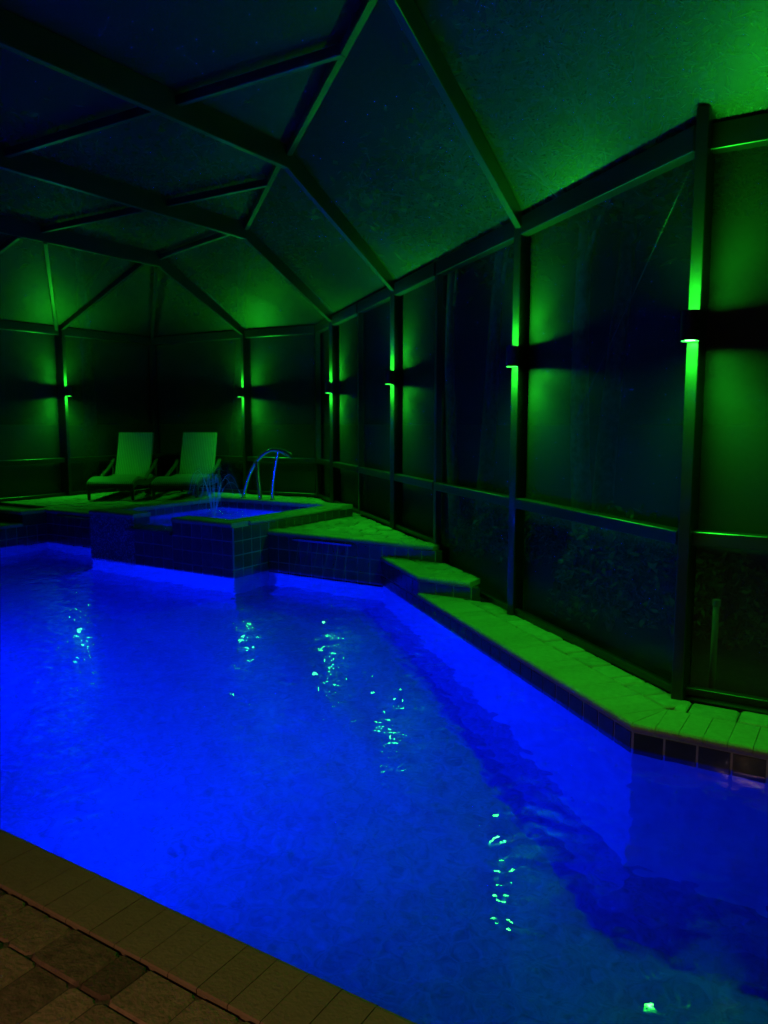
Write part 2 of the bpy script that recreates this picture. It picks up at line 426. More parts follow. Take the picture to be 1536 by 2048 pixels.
def coping_run(parent, p, q, inward, width, z0, z1, m='coping', bw=.11, over=.022, name='coping_brick', trim0=0, trim1=0):
    """bull-nosed bricks along edge p->q; inward points over the pool"""
    p = Vector(p); q = Vector(q); inward = Vector(inward); L = (q-p).length; t = (q-p)/L
    nb = max(1, round(L/bw)); w = L/nb; h = z1 - z0
    for i in range(nb):
        g_ = .0014
        prof = [(-width, z0), (over-.010, z0)]
        for k in range(6):
            a = -math.pi/2 + math.pi*.5*1.0*(k/5)*2 if False else None
        r = h*.5
        prof = [(-width+.003, z0)] + [(over - r + r*math.cos(R(a)), z0 + r + r*math.sin(R(a))) for a in (-90, -60, -30, 0, 30, 60, 90)] + [(-width+.006, z1), (-width+.002, z1-.004)]
        dz = random.uniform(-.0012, .0012)
        # mitre ends by shifting along t with depth
        s0, s1 = i*w+g_, (i+1)*w-g_
        vs = []
        for s_, tr in ((s0, trim0 if i == 0 else 0), (s1, -trim1 if i == nb-1 else 0)):
            for d, z in prof:
                v = p + t*(s_ + tr*(-d)) + inward*d
                vs.append((v.x, v.y, z+dz))
        k = len(prof)
        fs = [(j, (j+1) % k, (j+1) % k + k, j+k) for j in range(k)] + [tuple(reversed(range(k))), tuple(range(k, 2*k))]
        me = MB().add(vs, fs).build(name, m, parent)

# near deck ------------------------------------------------------------
nd = struct(MB().prism([(-9.6,-3.0),(4.2,-3.0),(4.2,1.53),(-9.6,1.53)], -.30, -.045).build('near_deck', 'slab'))
coping_run(nd, (-5.5,1.55), (2.2,1.55), (0,1), .20, -.045, 0, m='near_coping')
MB().prism([(-9.6,1.35),(-5.51,1.35),(-5.51,1.565),(-9.6,1.565)], -.044, -.001).build('coping_strip', 'near_coping', nd)
MB().prism([(2.21,1.35),(4.2,1.35),(4.2,1.565),(2.21,1.565)], -.044, -.001).build('coping_strip', 'near_coping', nd)
random.seed(21)
pv = paver_region(nd, [(-6.0,-2.9),(4.1,-2.9),(4.1,1.345),(-6.0,1.345)], -.045, 0, [.15,.15,.19,.15,.115], [.11,.15,.15,.19,.22], None, gap=.0016, jitter=.002, flip=True)
# view key: what is in the lower left of the picture first
def nkey(q):
    x, y = q[0]; u = x*.849+y*.5285; v = -.5285*x+.849*y
    return abs(u+.75)*1.2 + abs(v-2.0)
lay(pv, nd, 'paver', -.044, -.003, 220, nkey, corner=.012, ch=.006, uneven=.003)

# end deck and bench beside the slanting wall (level 0) ----------------
bench = struct(MB().prism([(3.4,3.86),(4.2,3.86),(4.2,4.62),(-.70,4.62),C(0.02,.20),C(2.36,.20),(-3.27,5.88),K0[:1]+(3.86,)][0:5] + [C(2.5,.20), (-3.28,5.88)] + [(K0[0]-.006,3.862)], -.30, -.045).build('bench_deck', 'slab'))
bn = -CN
Lc = (Vector(K1)-Vector(K0)).length
tc_ = math.tan(R(49.8/2))
# slanting coping as far as the first step
kd = (Vector(K1)-Vector(K0)).normalized(); kn = Vector((-kd.y, kd.x)); 
if kn.dot(CN) > 0: kn = -kn
tstep = (5.86 - K0[1]) / kd.y
kstep = Vector(K0) + kd*tstep
tt = math.tan(math.acos(min(1, abs(kd.x)))/2)
coping_run(bench, K0, kstep, kn, .28, -.045, 0, trim0=tt)
coping_run(bench, (2.6,3.84), K0, (0,-1), .28, -.045, 0, trim1=tt)
# filler bricks so the mitred corner closes
random.seed(5)
def strip(parent, p, q, nrm, d0, d1, zb, zt, lens, m='deck_paver', two=False):
    p = Vector(p); q = Vector(q); nrm = Vector(nrm); L = (q-p).length; t = (q-p)/L; s = 0; out = []
    while s < L-.03:
        l = min(random.choice(lens), L-s)
        if L - s - l < .06: l = L - s
        a = p+t*(s+.004)+nrm*(d0+.003); b = p+t*(s+l-.004)+nrm*(d0+.003); c = p+t*(s+l-.004)+nrm*(d1-.003); d = p+t*(s+.004)+nrm*(d1-.003)
        pl = [tuple(a),tuple(b),tuple(c),tuple(d)]
        if area(pl) < 0: pl.reverse()
        out.append(pl); s += l
    return out
ko = Vector(K0) - kn*.28
e0 = Vector(K0) + kd*(.28*tt); 
polys = strip(bench, Vector(K0)+kd*(.285*tt+.02), kstep+kd*.30, -kn, .285, .455, 0, 0, [.13,.16,.19,.22])
polys = [c for c in (clip(q, [(-6,3.0),(3,3.0),(3,5.86),(-6,5.86)]) for q in polys) if c]
polys += strip(bench, (2.6,3.84), (K0[0]+.285*tt+.02,3.84), (0,1), .285, .47, 0, 0, [.15,.2,.24])
lay(polys, bench, 'deck_paver', -.044, -.002, 300, corner=.012, ch=.008, uneven=.005)

# mid step (level .15) -------------------------------------------------
mid = struct(MB().prism([(kstep.x,5.86),(C(2.62,.16)[0],5.86),C(3.62,.16),(-3.35,6.565),(K1[0]+.01,6.565)], -.30, .105).build('mid_step', 'slab'))
coping_run(mid, (C(2.64,.05)[0],5.86), kstep, (0,-1), .20, .105, .15, trim1=tt*.8)
coping_run(mid, kstep, K1, kn, .20, .105, .15, trim0=tt*.8)
mconv = [(kstep.x+.05,6.065),(-2.80,6.065),(-3.38,6.555),(K1[0]+.33,6.555)]
lay(paver_region(mid, mconv, .106,.148,[.13,.17],[.13,.18,.22],None), mid, 'deck_paver', .106, .148, 300, corner=.012, ch=.007, uneven=.004)
tiled_wall(mid, (kstep.x,5.86), (C(2.6,.02)[0],5.86), 0.0, .105, (0,-1), th=.105)
# tile band of the slanting pool wall and end wall
tiled_wall(bench, K0, kstep, -.20, -.046, kn, th=.154)
tiled_wall(bench, (2.6,3.84), K0, -.20, -.046, (0,-1), th=.154)
tiled_wall(mid, kstep, K1, -.20, .104, kn, th=.152)

# raised deck (level .30) ----------------------------------------------
rd_poly = [(-3.43,6.56),C(3.66,.16),C(8.72,.16),(-7.5,10.06),(-11.2,10.06),(-11.2,6.2),(-9.57,6.2),(-9.57,6.56),(-7.86,6.56),(-7.86,8.2),(-5.64,8.2),(-5.64,6.56)]
rd = struct(MB().prism(rd_poly, -.30, .255).build('raised_deck', 'slab'))
EC = C(3.55,0)
coping_run(rd, (EC[0]-.0,6.56), (-5.60,6.56), (0,-1), .20, .255, .30)
coping_run(rd, (-7.90,6.56), (-9.57,6.56), (0,-1), .20, .255, .30)
coping_run(rd, (-9.57,6.2), (-11.15,6.2), (0,-1), .20, .255, .30)
MB().prism([(-9.575,6.205),(-9.38,6.56),(-9.38,6.76),(-9.775,6.76),(-9.775,6.41)][0:1]+[(-9.56,6.755),(-9.775,6.755),(-9.775,6.405)], .2555, .299, .006).build('corner_stone', 'coping', rd)
tiled_wall(rd, (-4.10,6.56), (-5.60,6.56), -.20, .254, (0,-1))
tiled_wall(rd, (EC[0]+.02,6.56), (-4.10,6.56), .148, .254, (0,-1), th=.106)
tiled_wall(rd, (-7.90,6.56), (-9.57,6.56), -.20, .254, (0,-1))
random.seed(11)
polys = []
LN = [.14,.18,.22,.26]; RH = [.13,.16,.19]
polys += paver_region(rd, [(-5.57,6.765),(C((6.765-4.37+.046)/.645,-.06)[0],6.765),C(6.14,-.06),(-5.57,8.24)], .256,.298,RH,LN,None, rot=R(18), jitter=.012)
polys += paver_region(rd, [(-11.0,8.45),(C(6.5,-.06)[0],8.45),C(8.5,-.06),(-7.5,9.80),(-11.0,9.80)], .256,.298,RH,LN,None, rot=R(18), jitter=.012)
polys += paver_region(rd, [(-11.0,6.765),(-8.13,6.765),(-8.13,8.45),(-11.0,8.45)], .256,.298,RH,LN,None, rot=R(18), jitter=.012)
polys += paver_region(rd, [(-8.13,8.41),(-5.57,8.24),(-5.57,8.449),(-8.13,8.449)], .256,.298,.2,LN,None)
lay(polys, rd, 'deck_paver', .256, .298, 300, dcam, corner=.016, ch=.008, uneven=.006)

# left step (level .15)
ls = struct(MB().prism([(-11.2,-3.0),(-9.61,-3.0),(-9.58,6.19),(-11.2,6.19)][0:4], -.30, .105).build('left_step', 'slab'))
coping_run(ls, (-9.57,6.19), (-9.57,3.0), (1,0), .20, .105, .15)
lay(paver_region(ls, [(-11.1,3.0),(-9.78,3.0),(-9.78,6.18),(-11.1,6.18)],.106,.148,RH,LN,None), ls, 'deck_paver', .106, .148, 300, dcam)
tiled_wall(ls, (-9.57,6.55), (-9.57,3.4), -.20, .104, (1,0))
MB().prism([(-11.1,-2.9),(-9.56,-2.9),(-9.56,2.99),(-11.1,2.99)], .1055, .148).build('deck_sheet', 'deck_paver', ls)

# ------------------------------------------------------------------ spa
SX0, SX1, SY0, SY1, SZ = -7.90, -5.60, 6.0, 8.22, .44
spa = root('spa', (-6.75, 7.1, -.30), 'raised square spa clad in dark blue tile with glowing water', 'spa')
cw = .22
NX0, NX1 = -7.12, -6.50                       # spillway notch
bx = MB()
bx.box(SX0+.002, SX0+cw, SY0+.004, SY1, -.9, SZ-.046); bx.box(SX1-cw, SX1-.002, SY0+.004, SY1, -.9, SZ-.046)
bx.box(SX0+cw+.001, SX1-cw-.001, SY1-cw, SY1-.002, -.9, SZ-.046)
bx.box(SX0+cw+.001, NX0, SY0+.004, SY0+cw, -.9, SZ-.046); bx.box(NX1, SX1-cw-.001, SY0+.004, SY0+cw, -.9, SZ-.046)
bx.box(NX0+.001, NX1-.001, SY0+.005, SY0+cw-.001, -.9, .285)
bx.build('wall', 'plaster', spa)
MB().box(SX0+cw, SX1-cw, SY0+cw, SY1-cw, -.62, -.60).build('floor', 'plaster', spa)
MB().box(SX0+cw, SX0+cw+.4, SY0+cw+.01, SY1-cw-.01, -.599, -.15).build('seat', 'plaster', spa)
MB().box(SX1-cw-.4, SX1-cw, SY0+cw+.01, SY1-cw-.01, -.599, -.15).build('seat', 'plaster', spa)
ZS = .315
MB().add([(SX0+cw-.01,SY0+cw-.01,ZS),(SX1-cw+.01,SY0+cw-.01,ZS),(SX1-cw+.01,SY1-cw+.01,ZS),(SX0+cw-.01,SY1-cw+.01,ZS)],[(0,1,2,3)]).build('spa_water', 'spa_water', spa)
# water sheet running over the weir
MB().add([(NX0+.02,SY0+cw-.01,ZS-.001),(NX1-.02,SY0+cw-.01,ZS-.001),(NX1-.02,SY0+.02,.297),(NX0+.02,SY0+.02,.297)],[(3,2,1,0)]).build('weir_water', 'spa_water', spa)
tiled_wall(spa, (NX1,SY0), (SX1,SY0), -.20, SZ-.047, (0,-1))
tiled_wall(spa, (NX0,SY0), (NX1,SY0), -.20, .27, (0,-1))
MB().box(SX0+.001, NX0-.001, SY0-.010, SY0+.004, -.25, SZ-.047).build('mosaic_panel', 'mosaic', spa)['label'] = 'small mosaic panel with painted glints left of the spillway'
tiled_wall(spa, (SX1,SY0), (SX1,6.56), -.20, SZ-.047, (1,0))
tiled_wall(spa, (SX1,6.57), (SX1,SY1), .302, SZ-.047, (1,0), th=.095)
tiled_wall(spa, (SX0,SY1), (SX0,6.57), .302, SZ-.047, (-1,0), th=.095)
tiled_wall(spa, (SX1,SY1), (SX0,SY1), .302, SZ-.047, (0,1), th=.095)
# inner tile band
tiled_wall(spa, (SX0+cw,SY1-cw), (SX1-cw,SY1-cw), .24, SZ-.047, (0,-1), th=.155)
tiled_wall(spa, (SX0+cw,SY0+cw), (SX0+cw,SY1-cw), .24, SZ-.047, (1,0), th=.155)
tiled_wall(spa, (SX1-cw,SY1-cw), (SX1-cw,SY0+cw), .24, SZ-.047, (-1,0), th=.155)
# notch cheeks and ledge
MB().box(NX0-.10, NX1+.02, SY0-.06, SY0+.0, .255, .285).build('spillway_ledge', 'tile', spa)
MB().box(NX0-.004, NX0+.006, SY0+.0, SY0+cw, .29, SZ-.047).build('notch_cheek', 'tile', spa)
MB().box(NX1-.006, NX1+.004, SY0+.0, SY0+cw, .29, SZ-.047).build('notch_cheek', 'tile', spa)
co = .25
coping_run(spa, (SX1,SY0), (NX1,SY0), (0,-1), co, SZ-.046, SZ)
coping_run(spa, (NX0,SY0), (SX0,SY0), (0,-1), co, SZ-.046, SZ)
coping_run(spa, (SX1,SY1-co-.002), (SX1,SY0+co+.002), (1,0), co, SZ-.046, SZ)
coping_run(spa, (SX0,SY0+co+.002), (SX0,SY1-co-.002), (-1,0), co, SZ-.046, SZ)
coping_run(spa, (SX0,SY1), (SX1,SY1), (0,1), co, SZ-.046, SZ)

# ------------------------------------------------------------------ house behind the camera (gives the faint warm light)
house = root('house', (-3, -3.2, 0), 'tan stucco house wall with a lit sliding glass door', 'house')
hw = MB(); DX0, DX1 = -1.2, 2.4
hw.box(-13, DX0, -3.35, -3.05, -.3, 3.9); hw.box(DX1, 7, -3.35, -3.05, -.3, 3.9); hw.box(DX0+.001, DX1-.001, -3.35, -3.05, 2.2, 3.9)
hw.build('wall', 'stucco', house)
MB().add([(-13.4,-2.6,3.92),(7.4,-2.6,3.92),(7.4,-9,6.6),(-13.4,-9,6.6),(-13.4,-2.6,3.98),(7.4,-2.6,3.98),(7.4,-9,6.66),(-13.4,-9,6.66)],[(0,3,2,1),(4,5,6,7),(0,1,5,4),(1,2,6,5),(2,3,7,6),(3,0,4,7)]).build('roof', 'rooftile', house)
for i in range(2):
    x0 = DX0 + i*1.8; x1 = x0+1.8
    f = MB().box(x0,x1,-3.16,-3.10,0,.08).box(x0,x1,-3.16,-3.10,2.12,2.2).box(x0,x0+.07,-3.159,-3.101,.08,2.12).box(x1-.07,x1,-3.159,-3.101,.08,2.12).build('sliding_door', 'door_frame', house)
    MB().add([(x0+.07,-3.13,.08),(x1-.07,-3.13,.08),(x1-.07,-3.13,2.12),(x0+.07,-3.13,2.12)],[(3,2,1,0)]).build('pane', 'door_glow', f, local=False)

# downlight over the door
dl = root('downlight', (-.9, -2.88, 2.55), 'warm downlight on the house wall above the door', 'lamp')
MB().tube([(-.9,-2.88,2.55),(-.9,-2.88,2.72)], .06, 20).build('housing', 'sconce', dl, smooth=True, auto=.6)
MB().box(-.93,-.87,-3.05,-2.93,2.60,2.66).build('bracket', 'sconce', dl)
disc_v = [(-.9+.05*math.cos(k*math.pi/10), -2.88+.05*math.sin(k*math.pi/10), 2.547) for k in range(20)]
MB().add(disc_v, [tuple(reversed(range(20)))]).build('lens', 'warm_lens', dl)
wl = bpy.data.lights.new('downlight_lamp', 'SPOT'); wl.energy = 215; wl.color = (1.0, .54, .26); wl.spot_size = R(84); wl.spot_blend = 1.0; wl.shadow_soft_size = .05
wo = bpy.data.objects.new('downlight_lamp', wl); COL.objects.link(wo); wo.parent = dl; wo.location = (0, .04, -.06); wo.rotation_euler = (R(37), 0, 0)

# ------------------------------------------------------------------ screen enclosure
cage = root('screen_enclosure', (-5, 5, 0), 'dark bronze screened pool enclosure with mansard roof over the pool', 'enclosure')
BX = [-8.88, -6.65, -4.52, -2.29]
BT = {-2.29: 1.96, -4.52: 4.87, -6.65: 7.66}
ZE0, ZE1 = 2.87, 3.0            # eave beam
ZB0, ZB1 = 3.72, 3.92           # roof beams
def post(x, y, ang, z0, z1=ZE1, w=.055, d=.20):
    c, s = math.cos(ang), math.sin(ang)
    ch = .004
    pr = [(-w/2,-d/2),(w/2,-d/2),(w/2,d/2),(-w/2,d/2)]
    pl = [(x+a*c-b*s, y+a*s+b*c) for a, b in pr]
    mb = MB()
    mb.prism(rounded_fixed(pl, ch), z0, z1)
    return mb.build('post', 'frame', cage)
def rounded_fixed(poly, r):
    out = []
    for i in range(len(poly)):
        p0 = Vector(poly[i-1]); p = Vector(poly[i]); p1 = Vector(poly[(i+1) % len(poly)])
        out.append(tuple(p+(p0-p).normalized()*r)); out.append(tuple(p+(p1-p).normalized()*r))
    return out
def member(name, p, q, w, d, up=(0,0,1)): return MB().bar(p, q, w, d, up).build(name, 'frame', cage)
wallC = Vector
CANG = math.atan2(CD.y, CD.x) 
lamp_posts = []
# corner post and lamp posts, narrow side to the pool (-Y)
post(-.80, 4.40, 0, -.002, 3.06, .06, .22)
for x, t in BT.items():
    p = C(t); z0 = 0 if t < 2.6 else .30
    post(p[0], p[1]+.02, 0, z0)
post(-8.88, 9.92, 0, .30)
# intermediate slim posts and corners
for t, z0, w in ((3.60, -.30, .06), (6.28, .30, .05), (8.70, .30, .08)):
    p = C(t); post(p[0], p[1], CANG, z0, ZE0, w, .06 if t < 8 else .08)
post(-11.1, 9.9, 0, .30, ZE0, .08, .08)
for y in (8.0, 5.8, 3.6, 1.4, -.8, -2.95): post(-11.1, y, math.pi/2, .30 if y > 6.2 else .15)
for x in (1.6, 3.95): post(x, 4.42, 0, -.002)
for y in (2.0, -.5, -2.95): post(4.1, y, math.pi/2, -.002)

WALLP = [((4.1,4.42),(1.6,4.42),0),((1.6,4.42),(-.80,4.42),0)]
cts = [0, 1.96, 3.60, 4.87, 6.28, 7.66, 8.70]
for a, b in zip(cts, cts[1:]): WALLP.append((C(a), C(b), 0 if b < 3.7 else .30))
WALLP += [((C(8.70)),(-8.88,9.9),.30),((-8.88,9.9),(-11.1,9.9),.30)]
ey = [9.9, 8.0, 5.8, 3.6, 1.4, -.8, -2.95]
for a, b in zip(ey, ey[1:]): WALLP.append(((-11.1,a),(-11.1,b), .30 if a > 6.2 else .15))
WALLP += [((4.1,4.42),(4.1,2.0),0),((4.1,2.0),(4.1,-.5),0),((4.1,-.5),(4.1,-2.95),0)]
def sheet(poly, name='screen_panel'):
    return MB().add(poly, [tuple(range(len(poly)))]).build(name, 'screen', cage)
for p, q, z0 in WALLP:
    P = Vector((*p, 0)); Q = Vector((*q, 0)); t = (Q-P).normalized(); P = P + t*.03; Q = Q - t*.03
    zl = z0 if z0 else 0
    member('base_channel', P+Vector((0,0,zl+.022)), Q+Vector((0,0,zl+.022)), .05, .044)
    member('chair_rail', P+Vector((0,0,.875)), Q+Vector((0,0,.875)), .09, .075)
    member('eave_beam', P+Vector((0,0,(ZE0+ZE1)/2)), Q+Vector((0,0,(ZE0+ZE1)/2)), .09, ZE1-ZE0)
    nr = Vector((t.y, -t.x, 0)); nr = nr if nr.dot(P-Vector((-4,4,0))) > 0 else -nr
    P = P + nr*.07; Q = Q + nr*.07
    sheet([P+Vector((0,0,zl+.0)), Q+Vector((0,0,zl+.0)), Q+Vector((0,0,.875)), P+Vector((0,0,.875))])
    sheet([P+Vector((0,0,.876)), Q+Vector((0,0,.876)), Q+Vector((0,0,ZE1)), P+Vector((0,0,ZE1))])

# roof beams, bends and rafters
BEND = {-8.88: 8.10, -6.65: 7.45, -4.52: 5.63, -2.29: 3.74, -.07: 2.62, 2.1: 2.62, 4.1: 2.62}
WTOP = {-8.88: 9.9, 2.1: 4.42, -.07: 4.42, 4.1: 4.42}
for x, t in BT.items(): WTOP[x] = C(t)[1]
zm = (ZB0+ZB1)/2
for x in (-8.88, -6.65, -4.52, -2.29, -.07, 2.1):
    yb = BEND[x]; yw = WTOP[x]
    member('roof_beam', (x, -2.95, zm), (x, yb+.03, zm), .055, ZB1-ZB0)
    member('rafter', (x, yb-.02, zm-.01), (x, yw+.02, ZE1-.04), .05, .16)
def bendp(x): return Vector((x, BEND[x], ZB1-.03))
xs = [-8.88, -6.65, -4.52, -2.29, -.07, 2.1, 4.1]
for a, b in zip(xs, xs[1:]):
    member('bend_purlin', bendp(a)+Vector((.03,0,-.03)), bendp(b)+Vector((-.03,0,-.03)), .05, .07)
PY = [6.2, 4.33, 2.45, .57, -1.3]
def bend_x(y):
    """X where the purlin at y meets the bend line"""
    for a, b in zip(xs, xs[1:]):
        ya, yb = BEND[a], BEND[b]
        if (ya-y)*(yb-y) <= 0 and ya != yb: return a + (b-a)*(ya-y)/(ya-yb)
    return 4.1
for y in PY:
    xe = bend_x(y)
    cuts = [x for x in xs if x < xe-.1] + [xe]
    for a, b in zip(cuts, cuts[1:]): member('purlin', (a+.03, y, ZB1-.065), (b-.02, y, ZB1-.065), .05, .07)
# flat roof screens
for a, b in zip(xs, xs[1:]):
    ys = [-2.95] + PY[::-1] + [9]
    conv = [(a, -2.95), (b, -2.95), (b, BEND[b]), (a, BEND[a])]
    for y0, y1 in zip(ys, ys[1:]):
        q = clip([(a, y0), (b, y0), (b, y1), (a, y1)], conv)
        if q: sheet([Vector((x, y, ZB1+.004)) for x, y in q], 'roof_screen')
# mansard screens above the slanting wall
def W(x): return Vector((x, WTOP[x], ZE1+.003))
def Bv(x): return Vector((x, BEND[x], ZB1+.003))
for a, b in ((-6.65,-4.52), (-4.52,-2.29), (-.07,2.1), (2.1,4.1)):
    sheet([Bv(a), Bv(b), W(b), W(a)], 'roof_screen')
cr = Vector((-.80, 4.40, ZE1+.003))
MB().add([Bv(-2.29), Bv(-.07), W(-.07), cr, W(-2.29)], [(0,3,4),(0,1,3),(1,2,3)]).build('roof_screen', 'screen', cage, smooth=True)
dc = Vector((*C(8.70), ZE1+.003))
sheet([Bv(-8.88), Bv(-6.65), dc], 'roof_screen'); sheet([Bv(-6.65), W(-6.65), dc], 'roof_screen'); sheet([Bv(-8.88), dc, W(-8.88)], 'roof_screen')
# left mansard down to the far wall
kc = Vector((-11.1, 9.9, ZE1+.003)); e3 = lambda y: Vector((-8.88, y, ZB0+.06)); ew = lambda y: Vector((-11.1, y, ZE1+.003))
sheet([Bv(-8.88), W(-8.88), kc], 'roof_screen')
cutsB = [8.1, 7.8, 5.8, 3.6, 1.4, -.8, -2.95]; cutsW = [9.9, 8.0, 5.8, 3.6, 1.4, -.8, -2.95]
for i in range(6): sheet([e3(cutsB[i]), ew(cutsW[i]), ew(cutsW[i+1]), e3(cutsB[i+1])], 'roof_screen')
lo = Vector((0,0,-.05))
member('hip_rafter', e3(8.05)+lo, kc+lo, .05, .06)
member('rafter', e3(7.8)+lo, ew(8.0)+lo, .05, .07)
member('brace', e3(6.26)+lo, ew(8.0)+lo+Vector((.02,-.06,0)), .05, .06)
for y in (5.8, 3.6, 1.4, -.8): member('rafter', e3(y+.1)+lo, ew(y)+lo, .05, .07)

# thin diagonal bracing cables by the posts
def cable(p, q): MB().tube([p, q], .0009, 6).build('brace_cable', 'metal', cage)
pa = Vector((*C(.06, -.03), 2.80)); pb = Vector((*C(1.1, -.03), 1.5)); cable(pa, pb)
cable(Vector((-11.07,7.9,1.55)), Vector((-11.07,7.1,.95))); cable(Vector((-11.07,8.1,1.62)), Vector((-11.07,8.6,1.95)) )
cable(Vector((-8.95,9.87,1.30)), Vector((-9.5,9.87,1.72))); cable(Vector((-8.80,9.87,1.62)), Vector((-8.5,9.87,1.95)))

# ------------------------------------------------------------------ sconces
def lathe(prof, n=20):
    mb = MB(); k = len(prof)
    vs = [(r*math.cos(2*math.pi*j/n), r*math.sin(2*math.pi*j/n), z) for r, z in prof for j in range(n)]
    fs = [(i*n+j, i*n+(j+1) % n, (i+1)*n+(j+1) % n, (i+1)*n+j) for i in range(k-1) for j in range(n)]
    return mb.add(vs, fs)
def disc(r, z, n=20, up=True):
    vs = [(r*math.cos(2*math.pi*j/n), r*math.sin(2*math.pi*j/n), z) for j in range(n)]
    f = tuple(range(n)) if up else tuple(reversed(range(n)))
    return MB().add(vs, [f])
SP_UP, SP_DN = 44.0, 44.0
def make_sconce(loc, rz, label, ku=1.0, kd=1.0):
    r = root('wall_sconce', loc, label, 'sconce', 'green up and down lights on the enclosure posts', rz)
    h = .075
    lathe([(.042,-h),(.047,-h),(.047,h),(.042,h),(.042,h-.012)]).build('body', 'sconce', r, smooth=True, local=True, auto=.6)
    lathe([(.042,-h),(.042,-h+.012)]).build('body_lip', 'sconce', r, smooth=True, local=True)
    MB().box(-.02,.02,.042,.068,-.04,.04).build('bracket', 'sconce', r, local=True)
    disc(.041, h-.006, up=True).build('lens', 'lens', r, local=True)
    disc(.041, -h+.006, up=False).build('lens', 'lens', r, local=True)
    for s in (1, -1):
        ld = bpy.data.lights.new('sconce_light', 'SPOT'); ld.energy = SP_UP*ku if s > 0 else SP_DN*kd
        ld.color = GREEN; ld.shadow_soft_size = .04; ld.spot_size = R(140); ld.spot_blend = 1.0; ld.cycles.is_caustics_light = s < 0
        lo_ = bpy.data.objects.new('sconce_light', ld); COL.objects.link(lo_); lo_.parent = r
        lo_.location = (0, 0, s*(h+.041)); lo_.rotation_euler = (math.pi if s > 0 else 0, 0, 0)
    return r
DZ = 1.98
make_sconce((-.80, 4.40-.11-.068, DZ), 0, 'green up-and-down light on the corner post, nearest to the camera', .85, 1.0)
for (x, lab) in ((-2.29, 'green up-and-down light on the second post of the slanting wall'), (-4.52, 'green up-and-down light on the post above the raised deck edge'), (-6.65, 'green up-and-down light at the far end of the slanting wall')):
    p = C(BT[x]); make_sconce((x, p[1]+.02-.10-.068, DZ), 0, lab)
make_sconce((-8.88, 9.92-.10-.068, DZ), 0, 'green up-and-down light on the far wall right of the loungers')
make_sconce((1.6, 4.42-.10-.068, DZ), 0, 'green up-and-down light on the end wall, right of the corner post', .45, 1.25)
make_sconce((-11.1+.10+.068, 8.0, DZ), R(90), 'green up-and-down light on the left wall behind the loungers')

# ------------------------------------------------------------------ pool and spa lights
def pool_light(loc, rz, energy, label, r=.10, cat='pool light'):
    """loc on the wall, shining along local +Y"""
    o = root('underwater_light', loc, label, cat, 'blue underwater lights', rz)
    n = 24
    ringv = lambda rr, y: [(rr*math.cos(2*math.pi*j/n), y, rr*math.sin(2*math.pi*j/n)) for j in range(n)]
    mb = MB(); mb.add(ringv(r*1.25, 0)+ringv(r*1.2, .02)+ringv(r, .022)+ringv(r*.98, .012), [(i*n+j, (i+1)*n+j, (i+1)*n+(j+1) % n, i*n+(j+1) % n) for i in range(3) for j in range(n)])
    mb.build('trim_ring', 'metal', o, smooth=True, local=True, auto=.6)
    MB().add(ringv(r*.98, .012), [tuple(range(n))]).build('lens', 'pool_lens', o, local=True)
    ld = bpy.data.lights.new('pool_lamp', 'AREA'); ld.shape = 'DISK'; ld.size = r*2; ld.energy = energy; ld.color = BLUE; ld.spread = R(150)
    lo_ = bpy.data.objects.new('pool_lamp', ld); COL.objects.link(lo_); lo_.parent = o
    lo_.location = (0, .03, 0); lo_.rotation_euler = (R(90), 0, math.pi)
    lo_.rotation_euler = Vector((0, 1, 0)).to_track_quat('-Z', 'Y').to_euler()
    return o
pool_light((-3.5, 1.553, -.55), 0, 205, 'round blue light in the near pool wall, left of the view')
pool_light((-6.4, 1.553, -.55), 0, 400, 'round blue light in the near pool wall, far left')
pool_light((-6.2, SY0+cw+.003, -.05), 0, 90, 'small blue light inside the raised spa', r=.06)

# ------------------------------------------------------------------ fountain spray in the spa
fx, fy = -6.95, 7.10
fo = root('fountain_spray', (fx, fy, ZS), 'thin blue fountain jets rising from the spa water', 'fountain')
random.seed(3)
for i in range(11):
    a = 2*math.pi*i/11 + random.uniform(-.15, .15); hgt = random.uniform(.42, .60); rad = random.uniform(.26, .46) if i % 4 else .10
    pts = []
    for k in range(15):
        s_ = k/14*.86; rr = rad*s_; z = hgt*(1-(2*s_-1)**2)
        pts.append((fx+math.cos(a)*(rr+.015), fy+math.sin(a)*(rr+.015), ZS-.002+max(z, 0)))
    MB().tube(pts, .0032, 6, .0022).build('jet', 'spray', fo, smooth=True)
dm = MB()
for i in range(700):
    a = random.uniform(0, 6.28); s_ = random.uniform(.35, 1.0); hgt = random.uniform(.35, .66); rad = random.uniform(.1, .45)
    c = Vector((fx+math.cos(a)*rad*s_, fy+math.sin(a)*rad*s_, ZS+max(.02, hgt*(1-(2*s_-1)**2)))); q = random.uniform(.0013, .0032)
    dm.add([c+Vector((q,0,0)), c+Vector((-q,0,0)), c+Vector((0,q,0)), c+Vector((0,-q,0)), c+Vector((0,0,q*2)), c+Vector((0,0,-q*2))], [(0,2,4),(2,1,4),(1,3,4),(3,0,4),(2,0,5),(1,2,5),(3,1,5),(0,3,5)])
dm.build('droplets', 'spray', fo)['kind'] = 'stuff'

